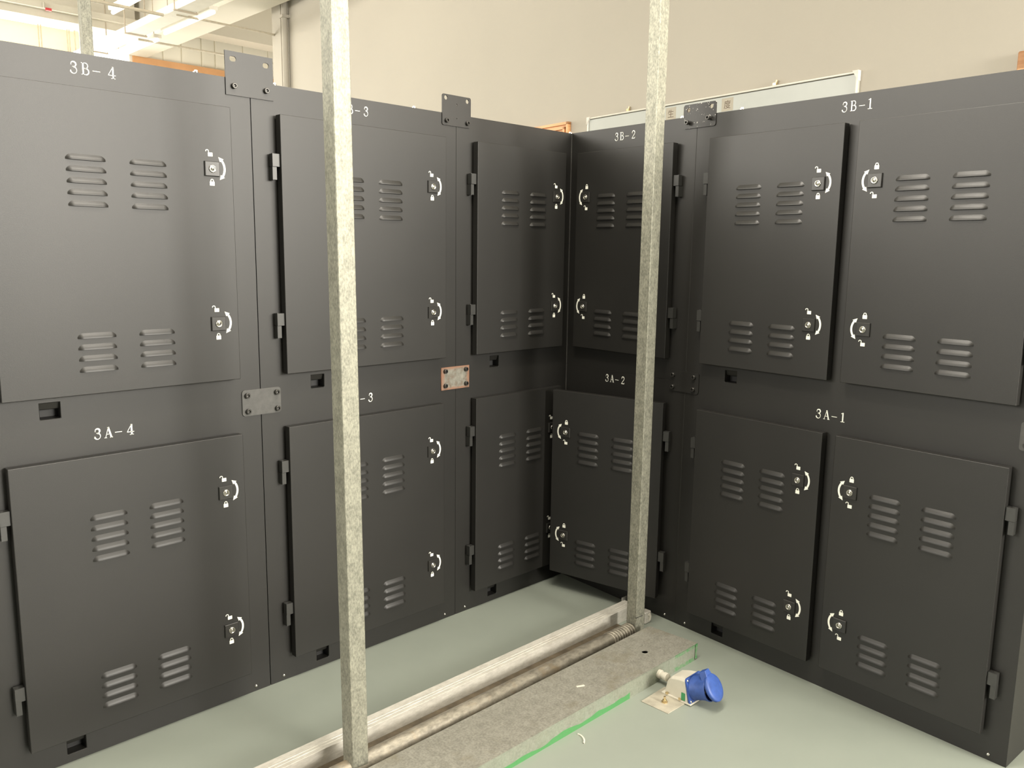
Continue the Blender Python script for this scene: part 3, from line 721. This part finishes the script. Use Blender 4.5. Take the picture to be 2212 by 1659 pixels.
for x, ch, dz, lab in ((-1.160, '\u751f', 0, 'beige card with the brown character \u751f, leftmost on the whiteboard'), (-1.026, '\u4ea7', -.009, 'beige card with the brown character \u4ea7, second on the whiteboard'),
                   (-.891, '\u8fdb', -.009, 'beige card with the brown character \u8fdb, third on the whiteboard'), (-.757, '\u5ea6', 0, 'beige card with the brown character \u5ea6, last on the whiteboard')):
    c = empty('letter_card', (0, 0, 0)); c.matrix_world = MW @ Matrix.Translation((x, -.0140, 1.993 + dz)); tag(c, lab, 'card', 'character cards on the whiteboard')
    bm = bmesh.new(); box(bm, -.038, .038, -.0008, .0002, -.034, .034); finish('card', bm, CARD, c)
    finish('character', hanzi(ch), BROWNINK, c)

# ------------------------------------------------------------------ hall beyond, seen over the left bank
bm = bmesh.new(); box(bm, -12, 12, -9, 11, 4.6, 4.8); struct('ceiling', bm, CEIL)
bm = bmesh.new()
box(bm, 2.30, 9.0, 10, 10.3, 3.74, 4.6); box(bm, -12, 9, 10, 10.3, 0, 2.2); box(bm, 2.30, 9, 10, 10.3, 2.2, 3.20)
for x in (2.48, 2.72, 2.98, 3.27, 3.47, 3.9, 4.3): box(bm, x - .006, x + .006, 9.985, 10.0, 3.74, 4.2)
struct('wall_far', bm, BAY)
bm = bmesh.new(); box(bm, 2.30, 9, 9.97, 10.2, 3.20, 3.735); struct('trim_2', bm, ORANGE)
bm = bmesh.new(); box(bm, -12, 2.30, 10, 10.3, 4.02, 4.6); struct('wall_far_upper', bm, WALL)
# window with a pale blind drawn over its left part
c = empty('window_1', (0, 10.1, 0)); c['kind'] = 'structure'
bm = bmesh.new(); box(bm, -5, 2.30, .06, .08, 2.2, 4.02); finish('daylight', bm, GLASSY, c)
bm = bmesh.new()
for x in (-2.6, -1.2, .2, 1.62, 2.28): box(bm, x - .02, x + .02, -.10, -.02, 2.2, 4.02)
box(bm, -5, 2.3, -.10, -.02, 2.2, 2.26)
finish('window_frame', bm, WHITEM, c)
BL, nt, b = new_mat('cream_blind_cloth'); b.inputs['Base Color'].default_value = (.86, .80, .62, 1); b.inputs['Roughness'].default_value = .9; b.inputs['Transmission Weight'].default_value = 0
tr = nd(nt, 'ShaderNodeBsdfTranslucent'); tr.inputs[0].default_value = (.95, .86, .66, 1); ms = nd(nt, 'ShaderNodeMixShader'); ms.inputs[0].default_value = .55
nt.links.new(b.outputs[0], ms.inputs[1]); nt.links.new(tr.outputs[0], ms.inputs[2]); nt.links.new(ms.outputs[0], nt.nodes['Material Output'].inputs[0])
bm = bmesh.new(); box(bm, -4.0, 1.60, -.004, .004, 0, 1.70); o = finish('roller_blind', bm, BL, loc=(0, 9.86, 2.18)); tag(o, 'pale cream blind hanging in the bright far window', 'blind')
for x in (1.118, 1.09, 1.416, 1.44, 1.503, 1.575):
    bm = bmesh.new(); cyl(bm, (0, 0, 0), (0, 0, 4.6), .008, 8); o = finish('hanging_rod', bm, simple('rod_brown', (.42, .36, .28), .6) if x == 1.118 else bpy.data.materials['rod_brown'], loc=(x, 9.72, 0))
    tag(o, 'thin upright rod in front of the bright far window blind', 'rod', 'thin rods before the far window')
# beams
bm = bmesh.new(); box(bm, -9, 1.98, 9.0, 9.35, 3.78, 4.6); box(bm, -9, 1.98, 8.90, 9.0, 3.86, 3.93); struct('trim_3', bm, CEIL)
bm = bmesh.new(); box(bm, 1.9, 9, 9.45, 9.80, 4.08, 4.6); struct('trim_4', bm, CEIL)
bm = bmesh.new(); box(bm, 2.6, 9, 7.4, 7.7, 4.15, 4.6); box(bm, 2.2, 9, 4.9, 5.2, 4.2, 4.6); struct('trim_5', bm, CEIL)
bm = bmesh.new(); box(bm, 2.05, 2.45, 2.5, 9.9, 3.72, 4.6); struct('trim_6', bm, CEIL)
bm = bmesh.new(); box(bm, 1.00, 1.30, 2.5, 9.0, 4.25, 4.6); struct('trim_7', bm, CEIL)
# cable trunking hung on rods, runs away from the camera
c = empty('cable_trunking', (1.52, 7.5, 3.5)); tag(c, 'pale cable trunking hung from the hall ceiling on rods', 'cable tray')
bm = bmesh.new(); box(bm, -.09, .09, -3.2, 2.2, 0, .075); finish('trunk', bm, WHITEM, c)
for y in (-2.4, -1.0, .3, 1.5):
    bm = bmesh.new(); cyl(bm, (-.11, y, -.01), (-.11, y, 1.1), .007, 8); cyl(bm, (.11, y, -.01), (.11, y, 1.1), .007, 8); box(bm, -.12, .12, y - .015, y + .015, -.012, 0); finish('hanger', bm, bpy.data.materials['rod_brown'], c)
def tube_lamp(x, y, z, L, lab):
    c = empty('tube_light', (x, y, z)); tag(c, lab, 'ceiling light', 'tube lights in the hall')
    bm = bmesh.new(); box(bm, -.045, .045, -L / 2, L / 2, .03, .07); finish('housing', bm, WHITEM, c)
    bm = bmesh.new(); cyl(bm, (0, -L / 2, .01), (0, L / 2, .01), .020, 12); finish('lamp_tube', bm, TUBE, c)
    bm = bmesh.new(); cyl(bm, (0, -L / 2 + .1, .07), (0, -L / 2 + .1, 4.6 - z), .005, 6); cyl(bm, (0, L / 2 - .1, .07), (0, L / 2 - .1, 4.6 - z), .005, 6); finish('suspension_rod', bm, bpy.data.materials['rod_brown'], c)
tube_lamp(1.80, 8.55, 3.5, 1.3, 'farthest hanging tube light beside the cable trunking')
tube_lamp(1.74, 6.95, 3.5, 1.2, 'hanging tube light beside the trunking, nearer the camera')
tube_lamp(1.22, 7.0, 3.62, 1.2, 'hanging tube light left of the cable trunking')
def hpipe(x0, x1, y, z, r, lab):
    bm = bmesh.new(); cyl(bm, (x0, 0, 0), (x1, 0, 0), r, 14); o = finish('ceiling_pipe', bm, simple('pipe_taupe', (.46, .41, .32), .5) if 'pipe_taupe' not in bpy.data.materials else bpy.data.materials['pipe_taupe'], loc=(0, y, z))
    tag(o, lab, 'pipe', 'thin pipes under the hall ceiling')
hpipe(1.62, 7.0, 8.00, 3.5, .012, 'thin ceiling pipe, lowest, just above the orange band')
hpipe(1.5, 7.0, 6.68, 3.5, .011, 'thin ceiling pipe crossing high to the right of the trunking')
hpipe(-2.0, 1.42, 6.80, 3.5, .016, 'thin ceiling pipe crossing high to the left of the trunking')
for x, lab in ((.973, 'small white and red sensor under the beam, left of the far post'), (2.038, 'small white and red sensor at the right end of the beam')):
    c = empty('beam_sensor', (x, 8.88, 3.835)); tag(c, lab, 'sensor', 'sensors on the hall beam')
    bm = bmesh.new(); box(bm, -.030, .030, -.015, .015, 0, .028); finish('sensor_body', bm, RED, c)
    bm = bmesh.new(); cyl(bm, (-.045, 0, .02), (-.045, 0, .085), .014, 10); finish('sensor_tip', bm, IVORY, c)
post('slim galvanised post standing beyond the left bank, top left of the photo', -.990, 1.796, .040, 4.6)
